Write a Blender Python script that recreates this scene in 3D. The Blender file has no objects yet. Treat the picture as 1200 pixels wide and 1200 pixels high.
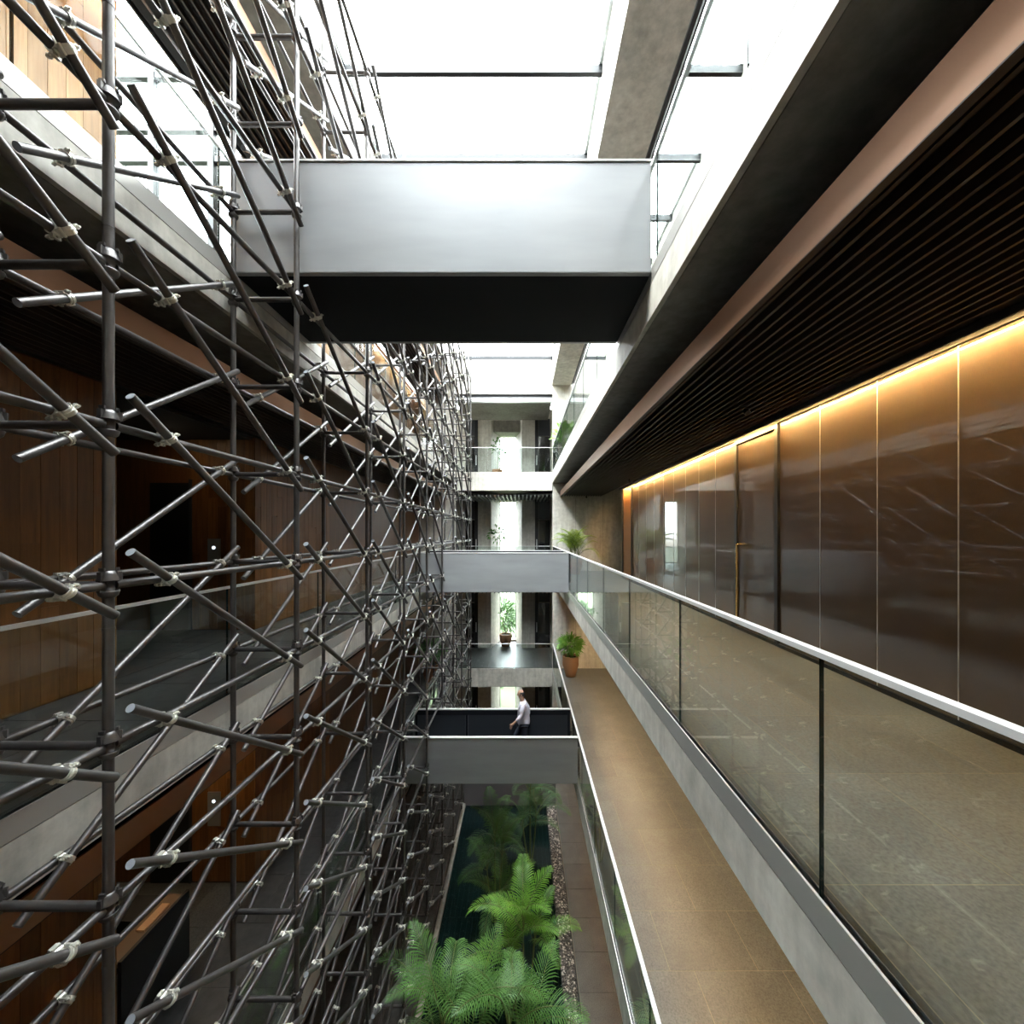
import bpy, bmesh, math, random
from mathutils import Vector, Matrix, Euler
random.seed(7)
S = bpy.context.scene
COL = S.collection
PI = math.pi

# ------------------------------------------------------------------ camera, sky, exposure
CZ = 10.24                                   # eye height above the lowest floor
cd = bpy.data.cameras.new('camera'); cam = bpy.data.objects.new('camera', cd); COL.objects.link(cam)
cam.location = (0, 0, CZ); cam.rotation_euler = (PI/2, 0, 0)
cd.sensor_fit = 'HORIZONTAL'; cd.sensor_width = 36; cd.lens = 36*470/1200
cd.shift_x = -0.010; cd.shift_y = 0.02125; cd.clip_start = 0.05; cd.clip_end = 400
S.camera = cam
W = bpy.data.worlds.new('sky'); S.world = W; W.use_nodes = True
bg = W.node_tree.nodes['Background']; # overcast sky: zenith three times brighter than the horizon, dim ground below
_nt = W.node_tree
_tc = _nt.nodes.new('ShaderNodeTexCoord'); _sx = _nt.nodes.new('ShaderNodeSeparateXYZ'); _nt.links.new(_tc.outputs['Generated'], _sx.inputs[0])
_rp = _nt.nodes.new('ShaderNodeValToRGB'); _mr = _nt.nodes.new('ShaderNodeMapRange')
_mr.inputs[1].default_value = -1; _mr.inputs[2].default_value = 1; _nt.links.new(_sx.outputs['Z'], _mr.inputs[0]); _nt.links.new(_mr.outputs[0], _rp.inputs[0])
_e = _rp.color_ramp.elements; _e[0].position = 0.0; _e[0].color = (.08, .085, .075, 1); _e[1].position = 1.0; _e[1].color = (.95, .98, 1.0, 1)
for _p, _c in ((.49, (.09, .09, .08, 1)), (.505, (.30, .32, .33, 1)), (.75, (.62, .645, .66, 1))):
    _el = _e.new(_p); _el.color = _c
_nt.links.new(_rp.outputs[0], bg.inputs[0]); bg.inputs[1].default_value = 34
S.view_settings.view_transform = 'Standard'; S.view_settings.look = 'None'
S.view_settings.gamma = 1; S.view_settings.use_curve_mapping = False
S.view_settings.exposure = 0.25
S.cycles.transparent_max_bounces = 32; S.cycles.max_bounces = 10; S.cycles.diffuse_bounces = 6
S.cycles.sample_clamp_indirect = 12; S.cycles.caustics_reflective = False; S.cycles.caustics_refractive = False

# sun: high, soft, behind the bright overcast
sd = bpy.data.lights.new('sun', 'SUN'); so = bpy.data.objects.new('sun', sd); COL.objects.link(so)
sd.energy = 3.0; sd.angle = math.radians(3); sd.color = (1.0, 0.93, 0.82)
so.rotation_euler = (math.radians(14), math.radians(-32), 0); so.location = (0, 0, 40)

# ------------------------------------------------------------------ levels (absolute z)
F0 = 0.0; F1 = CZ-5.94; F2 = CZ-1.636; F3 = CZ+2.709
SOF, GLZ = CZ+6.56, CZ+7.65                  # roof beam soffit, skylight glass
XR, XL = 1.321, -2.95                        # slab edges right / left
XWR, XWL = 3.71, -4.55                       # corridor walls
Y0, YF = -5.0, 17.7                          # near closure, far cross wall
CEIL = 3.286                                 # floor to slatted ceiling
TH = 0.482

# ------------------------------------------------------------------ helpers
ORG = {}
class MB:
    def __init__(s): s.v=[]; s.f=[]; s.sm=[]; s.mi=[]
    def add(s, vs, fs, smooth=False, mi=0):
        o=len(s.v); s.v+= [tuple(v) for v in vs]
        for f in fs: s.f.append(tuple(i+o for i in f)); s.sm.append(smooth); s.mi.append(mi)
    def box(s, x0,x1,y0,y1,z0,z1, mi=0):
        v=[(x0,y0,z0),(x1,y0,z0),(x1,y1,z0),(x0,y1,z0),(x0,y0,z1),(x1,y0,z1),(x1,y1,z1),(x0,y1,z1)]
        s.add(v,[(0,3,2,1),(4,5,6,7),(0,1,5,4),(1,2,6,5),(2,3,7,6),(3,0,4,7)],False,mi); return s
    def obox(s, c, ax, ay, az, mi=0):
        c=Vector(c); v=[]
        for k in (-1,1):
            for (i,j) in ((-1,-1),(1,-1),(1,1),(-1,1)): v.append(c+ax*i+ay*j+az*k)
        s.add(v,[(0,3,2,1),(4,5,6,7),(0,1,5,4),(1,2,6,5),(2,3,7,6),(3,0,4,7)],False,mi); return s
    def cyl(s, a, b, r, n=16, r2=None, caps=True, mi=0, capmi=None):
        a=Vector(a); b=Vector(b); d=(b-a).normalized()
        u=d.orthogonal().normalized(); w=d.cross(u); r2=r if r2 is None else r2
        ring=lambda c,q:[c+(u*math.cos(2*PI*i/n)+w*math.sin(2*PI*i/n))*q for i in range(n)]
        A=ring(a,r); B=ring(b,r2)
        s.add(A+B,[(i,(i+1)%n,n+(i+1)%n,n+i) for i in range(n)],True,mi)
        if caps:
            cm=mi if capmi is None else capmi
            s.add(A,[tuple(range(n-1,-1,-1))],False,cm); s.add(B,[tuple(range(n))],False,cm)
        return s
    def lathe(s, c, prof, n=24, mi=0):
        c=Vector(c); V=[]; F=[]
        for (r,z) in prof:
            V+=[c+Vector((r*math.cos(2*PI*i/n), r*math.sin(2*PI*i/n), z)) for i in range(n)]
        for k in range(len(prof)-1):
            F+=[(k*n+i,k*n+(i+1)%n,(k+1)*n+(i+1)%n,(k+1)*n+i) for i in range(n)]
        s.add(V,F,True,mi); return s
    def strap(s, c, axis, ref, r0, r1, w, a0, a1, n=12, mi=0):
        # curved band (part ring) around axis, from angle a0 to a1 measured from ref
        c=Vector(c); d=Vector(axis).normalized(); u=(Vector(ref)-d*Vector(ref).dot(d)).normalized(); q=d.cross(u)
        V=[]; F=[]
        for i in range(n+1):
            t=a0+(a1-a0)*i/n; e=u*math.cos(t)+q*math.sin(t)
            V+=[c+e*r0-d*w/2, c+e*r1-d*w/2, c+e*r1+d*w/2, c+e*r0+d*w/2]
        for i in range(n):
            for k in range(4): F.append((4*i+k,4*i+(k+1)%4,4*i+4+(k+1)%4,4*i+4+k))
        F.append((0,3,2,1)); F.append((4*n,4*n+1,4*n+2,4*n+3))
        s.add(V,F,False,mi); return s
    def mesh(s, name, mats, off=(0,0,0), recalc=True):
        m=bpy.data.meshes.new(name); o=Vector(off)
        m.from_pydata([tuple(Vector(v)-o) for v in s.v],[],s.f)
        for mt in (mats if isinstance(mats,(list,tuple)) else [mats]): m.materials.append(mt)
        m.polygons.foreach_set('use_smooth', s.sm); m.polygons.foreach_set('material_index', s.mi)
        if recalc:
            b=bmesh.new(); b.from_mesh(m); bmesh.ops.recalc_face_normals(b, faces=b.faces); b.to_mesh(m); b.free()
        m.update(); return m
def org(o): return ORG.get(o.name, Vector((0,0,0))) if o else Vector((0,0,0))
def inst(name, mesh, loc, parent=None, rot=None, scale=None):
    o=bpy.data.objects.new(name, mesh); COL.objects.link(o)
    loc=Vector(loc); ORG[o.name]=loc
    if parent: o.parent=parent; o.location=loc-org(parent)
    else: o.location=loc
    if rot is not None:
        if isinstance(rot, Matrix): o.rotation_euler=rot.to_euler()
        else: o.rotation_euler=rot
    if scale is not None: o.scale=scale
    return o
def build(mb, name, mats, parent=None, at=None):
    if at is None:
        xs=[v[0] for v in mb.v]; ys=[v[1] for v in mb.v]; zs=[v[2] for v in mb.v]
        at=((min(xs)+max(xs))/2,(min(ys)+max(ys))/2,min(zs))
    return inst(name, mb.mesh(name, mats, at), at, parent)
def box(name, x0,x1,y0,y1,z0,z1, mat, parent=None):
    return build(MB().box(x0,x1,y0,y1,z0,z1), name, mat, parent)
def struct(o, label=None):
    o['kind']='structure'
    if label: o['label']=label
    return o
def empty(name, loc):
    o=bpy.data.objects.new(name,None); COL.objects.link(o); o.location=loc; o.empty_display_size=.1
    ORG[o.name]=Vector(loc); return o
def tag(o, label, cat, group=None, kind=None):
    o['label']=label; o['category']=cat
    if group: o['group']=group
    if kind: o['kind']=kind
    return o
def thing(name, loc, label, cat, group=None): return tag(empty(name,loc),label,cat,group)
_cache={}
def sbox(name, sx,sy,sz, loc, mat, parent, rot=None):
    """box part with shared mesh, loc = centre"""
    key=(round(sx,4),round(sy,4),round(sz,4),mat.name)
    if key not in _cache: _cache[key]=MB().box(-sx/2,sx/2,-sy/2,sy/2,-sz/2,sz/2).mesh(name,mat)
    return inst(name,_cache[key],loc,parent,rot)

# ------------------------------------------------------------------ materials
MATS={}
def mat(name, color, rough=.5, metal=0, spec=None, coat=0, build=None, **k):
    m=bpy.data.materials.new(name); m.use_nodes=True; nt=m.node_tree; b=nt.nodes['Principled BSDF']
    b.inputs['Base Color'].default_value=(*color,1); b.inputs['Roughness'].default_value=rough; b.inputs['Metallic'].default_value=metal
    if spec is not None: b.inputs['Specular IOR Level'].default_value=spec
    if 'ior' in k: b.inputs['IOR'].default_value=k['ior']
    if coat: b.inputs['Coat Weight'].default_value=coat; b.inputs['Coat Roughness'].default_value=k.get('coat_rough',.05)
    if build: build(nt,b)
    MATS[name]=m; return m
def N(nt,t,**k):
    n=nt.nodes.new(t)
    for a,v in k.items(): setattr(n,a,v)
    return n
def coords(nt, scale=(1,1,1), kind='obj', rot=(0,0,0)):
    mp=N(nt,'ShaderNodeMapping'); mp.inputs['Scale'].default_value=scale; mp.inputs['Rotation'].default_value=rot
    if kind=='world': g=N(nt,'ShaderNodeNewGeometry'); nt.links.new(g.outputs['Position'],mp.inputs['Vector'])
    else: g=N(nt,'ShaderNodeTexCoord'); nt.links.new(g.outputs['Object'],mp.inputs['Vector'])
    return mp.outputs[0]
def noise(nt, vec, scale, detail=4, rough=.55):
    n=N(nt,'ShaderNodeTexNoise'); n.inputs['Scale'].default_value=scale; n.inputs['Detail'].default_value=detail; n.inputs['Roughness'].default_value=rough
    nt.links.new(vec,n.inputs['Vector']); return n.outputs['Fac']
def ramp(nt, fac, stops):
    r=N(nt,'ShaderNodeValToRGB'); e=r.color_ramp.elements
    while len(e)<len(stops): e.new(.5)
    for el,(p,c) in zip(e,stops): el.position=p; el.color=(*c,1)
    nt.links.new(fac,r.inputs[0]); return r.outputs[0]
def mixc(nt, fac, a, b, mode='MIX'):
    m=N(nt,'ShaderNodeMix',data_type='RGBA',blend_type=mode)
    if isinstance(fac,float): m.inputs[0].default_value=fac
    else: nt.links.new(fac,m.inputs[0])
    for i,c in ((6,a),(7,b)):
        if isinstance(c,tuple): m.inputs[i].default_value=(*c,1)
        else: nt.links.new(c,m.inputs[i])
    return m.outputs[2]
def bump(nt,b,h,s=.2,d=.01):
    n=N(nt,'ShaderNodeBump'); n.inputs['Strength'].default_value=s; n.inputs['Distance'].default_value=d
    nt.links.new(h,n.inputs['Height']); nt.links.new(n.outputs[0],b.inputs['Normal'])
def objvar(nt, lo, hi):
    oi=N(nt,'ShaderNodeObjectInfo'); mr=N(nt,'ShaderNodeMapRange'); mr.inputs[3].default_value=lo; mr.inputs[4].default_value=hi
    nt.links.new(oi.outputs['Random'],mr.inputs[0]); return mr.outputs[0]
def concrete_nodes(a,b_,c):
    def f(nt,b):
        v=coords(nt,(1,1,1),'world'); n1=noise(nt,v,1.1,5,.6); n2=noise(nt,v,7,6,.65); v2=coords(nt,(5,5,.5),'world'); n3=noise(nt,v2,1.6,4)
        col=ramp(nt,n1,[(.3,a),(.52,b_),(.75,c)])
        col=mixc(nt,.35,col,ramp(nt,n2,[(.3,(.28,.28,.28)),(.7,(.75,.75,.75))]),'OVERLAY')
        col=mixc(nt,.3,col,ramp(nt,n3,[(.35,(.3,.3,.3)),(.65,(.7,.7,.7))]),'OVERLAY')
        nt.links.new(col,b.inputs['Base Color']); bump(nt,b,n2,.12,.004)
    return f
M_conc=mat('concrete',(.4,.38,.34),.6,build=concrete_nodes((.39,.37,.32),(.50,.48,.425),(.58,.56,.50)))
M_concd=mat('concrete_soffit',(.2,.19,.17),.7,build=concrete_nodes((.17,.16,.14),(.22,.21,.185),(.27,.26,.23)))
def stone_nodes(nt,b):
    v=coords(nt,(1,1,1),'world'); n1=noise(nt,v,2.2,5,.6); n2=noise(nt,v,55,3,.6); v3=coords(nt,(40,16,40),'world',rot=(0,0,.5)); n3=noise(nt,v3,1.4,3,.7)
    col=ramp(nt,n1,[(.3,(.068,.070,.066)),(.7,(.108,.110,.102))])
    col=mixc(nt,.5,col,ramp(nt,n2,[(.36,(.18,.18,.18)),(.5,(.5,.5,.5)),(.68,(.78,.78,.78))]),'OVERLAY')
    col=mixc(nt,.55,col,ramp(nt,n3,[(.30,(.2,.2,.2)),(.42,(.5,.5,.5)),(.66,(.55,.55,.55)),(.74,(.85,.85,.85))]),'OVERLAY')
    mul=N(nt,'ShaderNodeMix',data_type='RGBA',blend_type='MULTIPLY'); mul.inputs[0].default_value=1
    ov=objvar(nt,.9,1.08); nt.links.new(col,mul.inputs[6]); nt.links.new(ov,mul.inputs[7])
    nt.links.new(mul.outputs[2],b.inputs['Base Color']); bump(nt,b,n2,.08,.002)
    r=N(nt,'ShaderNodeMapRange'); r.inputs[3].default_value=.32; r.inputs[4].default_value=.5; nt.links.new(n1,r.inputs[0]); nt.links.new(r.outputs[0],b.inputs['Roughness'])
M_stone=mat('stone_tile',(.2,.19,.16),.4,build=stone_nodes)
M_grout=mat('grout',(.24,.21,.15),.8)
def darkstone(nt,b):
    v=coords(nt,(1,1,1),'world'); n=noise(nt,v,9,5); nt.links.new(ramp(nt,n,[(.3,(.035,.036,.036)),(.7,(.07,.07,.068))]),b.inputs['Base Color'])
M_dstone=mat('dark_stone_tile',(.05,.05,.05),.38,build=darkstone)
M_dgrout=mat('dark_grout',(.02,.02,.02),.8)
def tube_nodes(nt,b):
    v=coords(nt,(1,1,1),'world'); n=noise(nt,v,6,5,.65); n2=noise(nt,v,90,2)
    nt.links.new(ramp(nt,n,[(.3,(.095,.088,.085)),(.55,(.125,.120,.120)),(.75,(.15,.13,.115))]),b.inputs['Base Color'])
    r=N(nt,'ShaderNodeMapRange'); r.inputs[3].default_value=.30; r.inputs[4].default_value=.46; nt.links.new(n2,r.inputs[0]); nt.links.new(r.outputs[0],b.inputs['Roughness'])
M_tube=mat('gunmetal_tube',(.12,.12,.12),.36,.75,build=tube_nodes)
M_capsky=mat('tube_end_skylit',(.30,.32,.35),.5,.2)  # lighter blue-grey on the tube ends stands in for reflected sky
M_galv=mat('galvanised',(.74,.73,.66),.38,.7)
def plate_nodes(nt,b):
    v=coords(nt,(.6,.6,3),'world'); n=noise(nt,v,1.2,3); nt.links.new(ramp(nt,n,[(.3,(.27,.28,.29)),(.7,(.32,.33,.34))]),b.inputs['Base Color'])
M_plate=mat('satin_grey_steel',(.4,.4,.42),.48,.3,build=plate_nodes)
M_fascia=mat('brushed_fascia',(.50,.49,.46),.36,.6)
M_rail=mat('stainless_rail',(.78,.78,.76),.35,.35)
M_blk=mat('black_metal',(.012,.013,.015),.45,.3)
M_blackpanel=mat('black_panel',(.022,.026,.032),.4)
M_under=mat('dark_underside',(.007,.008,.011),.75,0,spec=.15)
def wood_nodes(a,b_,c):
    def f(nt,b):
        v=coords(nt,(9,9,.55),'obj'); oi=N(nt,'ShaderNodeObjectInfo')
        add=N(nt,'ShaderNodeVectorMath',operation='ADD'); sc=N(nt,'ShaderNodeVectorMath',operation='SCALE'); sc.inputs[3].default_value=31
        cx=N(nt,'ShaderNodeCombineXYZ'); 
        for i in range(3): nt.links.new(oi.outputs['Random'],cx.inputs[i])
        nt.links.new(cx.outputs[0],sc.inputs[0]); nt.links.new(v,add.inputs[0]); nt.links.new(sc.outputs[0],add.inputs[1])
        n=noise(nt,add.outputs[0],3,5,.6)
        col=ramp(nt,n,[(.28,a),(.5,b_),(.75,c)])
        mul=N(nt,'ShaderNodeMix',data_type='RGBA',blend_type='MULTIPLY'); mul.inputs[0].default_value=1
        nt.links.new(col,mul.inputs[6]); nt.links.new(objvar(nt,.72,1.15),mul.inputs[7]); nt.links.new(mul.outputs[2],b.inputs['Base Color'])
    return f
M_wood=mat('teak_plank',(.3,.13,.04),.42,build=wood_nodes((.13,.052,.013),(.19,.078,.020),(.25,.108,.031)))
M_woodlit=mat('teak_plank_lit',(.4,.2,.08),.45,build=wood_nodes((.36,.18,.07),(.48,.25,.10),(.58,.33,.14)))  # same teak coloured lighter for the skylight falling on the upper left wall
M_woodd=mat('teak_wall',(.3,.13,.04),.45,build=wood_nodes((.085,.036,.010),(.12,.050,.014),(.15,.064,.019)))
def bronze_nodes(nt,b):
    v=coords(nt,(1,1,1),'world'); n=noise(nt,v,2.5,4); v2=coords(nt,(70,70,10),'world'); n2=noise(nt,v2,3,2)
    col=ramp(nt,n,[(.3,(.040,.0205,.0052)),(.7,(.054,.028,.0072))])
    col=mixc(nt,.3,col,ramp(nt,n2,[(.35,(.35,.35,.35)),(.65,(.65,.65,.65))]),'OVERLAY')
    nt.links.new(col,b.inputs['Base Color'])
M_bronze=mat('bronze_glass_panel',(.14,.07,.025),.5,build=bronze_nodes,coat=1,coat_rough=.0,ior=1.5)
M_bronze.node_tree.nodes['Principled BSDF'].inputs['Coat IOR'].default_value=1.85
M_copper=mat('copper_fascia',(.34,.19,.115),.45,.5)
M_slat=mat('slat_brown',(.030,.018,.010),.5)
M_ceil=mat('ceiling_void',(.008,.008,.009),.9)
M_brass=mat('brass',(.80,.58,.27),.25,.95)
M_brownpanel=mat('brown_panel',(.30,.135,.05),.45)
M_white=mat('white_panel',(.75,.75,.72),.5)
M_lightmet=mat('light_metal_band',(.62,.63,.64),.4,.3)
M_terra=mat('terracotta',(.30,.155,.075),.7)
M_soil=mat('soil',(.03,.022,.015),.95)
M_skin=mat('skin',(.42,.24,.16),.5); M_shirt=mat('white_shirt',(.72,.70,.80),.75); M_trouser=mat('dark_trousers',(.018,.022,.035),.8)
M_hair=mat('dark_hair',(.03,.03,.035),.7); M_shoe=mat('dark_shoe',(.015,.013,.012),.4); M_eye=mat('eye',(.02,.015,.01),.3)
M_paper=mat('pale_wood',(.62,.38,.20),.5)
M_btn=mat('grey_button_plate',(.36,.36,.35),.35,.6)
def leaf_mat(name,a,c,rough=.42):
    def f(nt,b):
        v=coords(nt,(1,1,1),'world'); n=noise(nt,v,3.5,3); col=ramp(nt,n,[(.3,a),(.7,c)])
        nt.links.new(col,b.inputs['Base Color']); b.inputs['Subsurface Weight'].default_value=0
        tr=N(nt,'ShaderNodeBsdfTranslucent'); nt.links.new(col,tr.inputs[0]); mx=N(nt,'ShaderNodeMixShader'); mx.inputs[0].default_value=.25
        out=nt.nodes['Material Output']; nt.links.new(b.outputs[0],mx.inputs[1]); nt.links.new(tr.outputs[0],mx.inputs[2]); nt.links.new(mx.outputs[0],out.inputs[0])
    return mat(name,a,rough,build=f)
M_palm=leaf_mat('palm_leaf',(.06,.16,.035),(.12,.26,.06))
M_palml=leaf_mat('palm_leaf_bright',(.09,.24,.025),(.19,.38,.05))
M_palmd=leaf_mat('palm_leaf_deep',(.055,.14,.045),(.10,.22,.075))
M_palmy=leaf_mat('palm_leaf_lime',(.16,.28,.03),(.34,.42,.06))  # yellow-green leaf tone
M_gard=leaf_mat('garden_leaf',(.018,.045,.012),(.04,.085,.022))
M_stem=mat('palm_stem',(.10,.13,.035),.6)
def glass_mat(name, tint, edge=None, ior=1.45, refl=.95):
    m=bpy.data.materials.new(name); m.use_nodes=True; nt=m.node_tree; nt.nodes.remove(nt.nodes['Principled BSDF'])
    out=nt.nodes['Material Output']; t=N(nt,'ShaderNodeBsdfTransparent'); t.inputs[0].default_value=(*tint,1)
    g=N(nt,'ShaderNodeBsdfGlossy'); g.inputs['Roughness'].default_value=0.0; g.inputs[0].default_value=(refl,refl*1.02,refl*1.01,1)
    lw=N(nt,'ShaderNodeLayerWeight'); lw.inputs[0].default_value=.5; mx=N(nt,'ShaderNodeMixShader')
    pw=N(nt,'ShaderNodeMath',operation='POWER'); pw.inputs[1].default_value=5; nt.links.new(lw.outputs['Facing'],pw.inputs[0])
    f0=((ior-1)/(ior+1))**2; ma=N(nt,'ShaderNodeMath',operation='MULTIPLY_ADD'); ma.inputs[1].default_value=1-f0; ma.inputs[2].default_value=f0
    nt.links.new(pw.outputs[0],ma.inputs[0]); nt.links.new(ma.outputs[0],mx.inputs[0]); nt.links.new(t.outputs[0],mx.inputs[1]); nt.links.new(g.outputs[0],mx.inputs[2]); nt.links.new(mx.outputs[0],out.inputs[0])
    MATS[name]=m; return m
M_glass=glass_mat('clear_glass',(.90,.945,.93))
M_glassu=glass_mat('clear_glass_upper',(.93,.96,.95),ior=1.2,refl=.35)
M_sky=glass_mat('skylight_glass',(.95,.97,.97))
M_gedge=mat('glass_edge',(.012,.028,.026),.25)
M_dglass=mat('dark_door_glass',(.012,.012,.013),.08,coat=.5)
def emis(name,color,strength):
    m=bpy.data.materials.new(name); m.use_nodes=True; b=m.node_tree.nodes['Principled BSDF']
    b.inputs['Base Color'].default_value=(*color,1); b.inputs['Emission Color'].default_value=(*color,1); b.inputs['Emission Strength'].default_value=strength
    MATS[name]=m; return m
M_led=emis('warm_led',(1.0,.60,.22),700)
M_led1=emis('warm_led_lower',(1.0,.70,.38),650)
M_led0=emis('warm_led_ground',(1.0,.62,.32),300)
M_led3=emis('warm_led_upper',(1.0,.58,.22),200)
M_spot=emis('downlight_glow',(1.0,.74,.45),350)
M_btnlit=emis('button_light',(.8,.9,1.0),1.6)
def pool_nodes(nt,b):
    v=coords(nt,(1,1,1),'world'); br=N(nt,'ShaderNodeTexBrick'); nt.links.new(v,br.inputs['Vector'])
    br.inputs['Color1'].default_value=(.014,.022,.024,1); br.inputs['Color2'].default_value=(.018,.029,.031,1); br.inputs['Mortar'].default_value=(.055,.075,.078,1)
    br.inputs['Scale'].default_value=1; br.inputs['Mortar Size'].default_value=.012; br.inputs['Brick Width'].default_value=.14; br.inputs['Row Height'].default_value=1.2; br.offset=.5
    nt.links.new(br.outputs[0],b.inputs['Base Color'])
M_pool=mat('pool_tile',(.02,.04,.045),.5,build=pool_nodes)
def water_mat():
    m=glass_mat('pool_water',(.55,.68,.68),ior=1.33); nt=m.node_tree
    v=coords(nt,(1,1,1),'world'); n=noise(nt,v,5,2); bp=N(nt,'ShaderNodeBump'); bp.inputs['Strength'].default_value=.06; bp.inputs['Distance'].default_value=.02; nt.links.new(n,bp.inputs['Height'])
    for nd in nt.nodes:
        if nd.type in('BSDF_GLOSSY','LAYER_WEIGHT'): nt.links.new(bp.outputs[0],nd.inputs['Normal'])
    return m
M_water=water_mat()
def gravel_nodes(nt,b):
    nt.links.new(ramp(nt,objvar(nt,0,1),[(0,(.03,.03,.03)),(.6,(.10,.095,.085)),(1,(.42,.40,.36))]),b.inputs['Base Color'])
M_grav=[mat('pebble_dark',(.035,.035,.034),.6),mat('pebble_mid',(.12,.115,.105),.6),mat('pebble_pale',(.42,.40,.36),.6)]
M_ground=mat('outdoor_lawn',(.05,.075,.03),.9)

# ------------------------------------------------------------------ floors, slabs
def tiles(parent, x0,x1,y0,y1,z, mt, py=.87, px=1.2, first=None, offs=(.47,1.2,.795), pname='tile'):
    j=.003; r=0; y=y0
    while y<y1-.05:
        ye=min(y+py,y1); xs=[x0]
        x=x0
        if first: x=x0+first; xs.append(x)
        x+=offs[r%len(offs)]
        while x<x1-.03: xs.append(x); x+=px
        xs.append(x1)
        for a,b in zip(xs[:-1],xs[1:]):
            if b-a>.02: sbox(pname,b-a-2*j,ye-y-2*j,.02,((a+b)/2,(y+ye)/2,z-.01),mt,parent)
        y=ye; r+=1
def slab_edge(parent, side, x, y0,y1, z):
    s=1 if side=='right' else -1
    a,b=sorted((x,x+s*.012))
    box('fascia',a,b,y0,y1,z-.137,z+.012,M_fascia,parent)
    a,b=sorted((x+s*.002,x+s*.05))
    box('concrete_edge',a,b,y0,y1,z-TH,z-.143,M_conc,parent)
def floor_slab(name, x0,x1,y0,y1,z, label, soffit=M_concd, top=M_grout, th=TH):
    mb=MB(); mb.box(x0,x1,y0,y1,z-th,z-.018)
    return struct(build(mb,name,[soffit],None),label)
# right floors
RT=[]
for z,nm,y_off in ((F1,'first',0),(F2,'second',0),(F3,'third',0)):
    fl=floor_slab('floor', XR+.055,6.5,Y0,YF,z,'right hand gallery floor slab, %s level'%nm)
    box('grout_bed',XR+.06,XWR+.4,Y0,YF,z-.0175,z-.0012,M_grout,fl)
    slab_edge(fl,'right',XR,Y0,YF,z)
    if z!=F3: tiles(fl,XR+.09,XWR+.02,.13 if z==F2 else .23,YF,z,M_stone,first=.13)
    else: tiles(fl,XR+.09,XWR+.02,.13,YF,z,M_stone,py=1.74)
    RT.append(fl)
# left floors
for z,nm in ((F1,'first'),(F2,'second'),(F3,'third')):
    fl=floor_slab('floor', -8.5,XL-.055,Y0,YF,z,'left hand gallery floor slab, %s level'%nm)
    box('grout_bed',-8.4,XL-.06,Y0,YF,z-.0175,z-.004,M_dgrout,fl)
    slab_edge(fl,'left',XL,Y0,YF,z)
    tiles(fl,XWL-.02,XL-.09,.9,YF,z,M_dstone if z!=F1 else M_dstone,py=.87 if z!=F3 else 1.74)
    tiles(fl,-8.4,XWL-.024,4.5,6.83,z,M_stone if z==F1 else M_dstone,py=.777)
# far gallery floors (behind the cross wall line)
for z,nm in ((F1,'first'),(F2,'second'),(F3,'third')):
    fl=floor_slab('floor', -8.5,6.5,YF+.001,22.6,z,'far gallery floor, %s level'%nm,soffit=M_concd)
    box('concrete_edge',XL,XR,YF-.04,YF+.3,z-.80,z-.10,M_conc,fl)
    box('fascia',XL,XR,YF-.05,YF-.035,z-.095,z+.012,M_conc,fl)
    sbox('tile',7.9,.0,.0,(0,0,0),M_dstone,fl) if False else None
    for i in range(6):
        sbox('tile',.71,4.6,.02,(XL+.36+.715*i,20.1,z-.008),M_dstone,fl)
# ground
fl=struct(box('floor',-8.5,6.5,Y0,22.6,-.4,-.13,M_dgrout),'ground floor base slab')
box('paving_bed',1.27,6.4,Y0,YF,-.128,-.02,M_grout,fl)
tiles(fl,1.28,XWR+.05,4.6,YF,0,M_stone)
box('paving_bed',-8.4,-2.26,Y0,YF,-.128,-.02,M_dgrout,fl)
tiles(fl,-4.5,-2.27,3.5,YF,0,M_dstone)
box('pool_basin',-2.2,1.27,Y0,15.2,-.128,-.09,M_pool,fl)
box('kerb',-2.26,-2.15,Y0,15.2,-.128,.03,M_concd,fl)
box('end_panel',-2.2,1.27,15.2,15.5,-.128,.78,mat('slate_panel',(.10,.10,.11),.5),fl)
box('paving_bed',-2.25,1.27,15.5,22.6,-.128,-.01,M_dgrout,fl)
struct(box('floor',-60,60,22.9,90,-.5,-.42,M_ground),'planted ground outside the end windows')

# ------------------------------------------------------------------ slatted ceilings, fascias
def slat_ceiling(x0,x1,y0,y1,z,label,pitch=.105,edge=None,n0=.03,cut=0):
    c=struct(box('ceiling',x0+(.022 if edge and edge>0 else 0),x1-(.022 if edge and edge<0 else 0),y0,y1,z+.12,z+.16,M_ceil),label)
    x=x0+n0; L=y1-y0
    while x<x1-.02-cut:
        sbox('slat',.022,L-.02,.07,(x,(y0+y1)/2,z+.035),M_slat,c); x+=pitch
    if edge is not None:
        e=edge; s=1 if e>0 else -1
        a,b=sorted((e,e+s*.02)); box('copper_fascia',a,b,y0,y1,z-.004,z+.24,M_copper,c)
        a,b=sorted((e,e+s*.05)); box('fascia_lip',a,b,y0,y1,z-.012,z-.0045,M_slat,c)
    return c
XCR=1.673; XCL=-3.30
for z,nm in ((F1,'first'),(F2,'second')):
    slat_ceiling(XCR,XWR-.03,Y0,YF-.01,z+CEIL,'slatted dark ceiling over the right gallery, %s level'%nm,edge=XCR,n0=.09,cut=.2)
slat_ceiling(XCR,XWR-.03,Y0,YF-.01,F0+CEIL-.45,'slatted dark ceiling over the right walkway, ground level',pitch=.21,edge=None,cut=.2)
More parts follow.
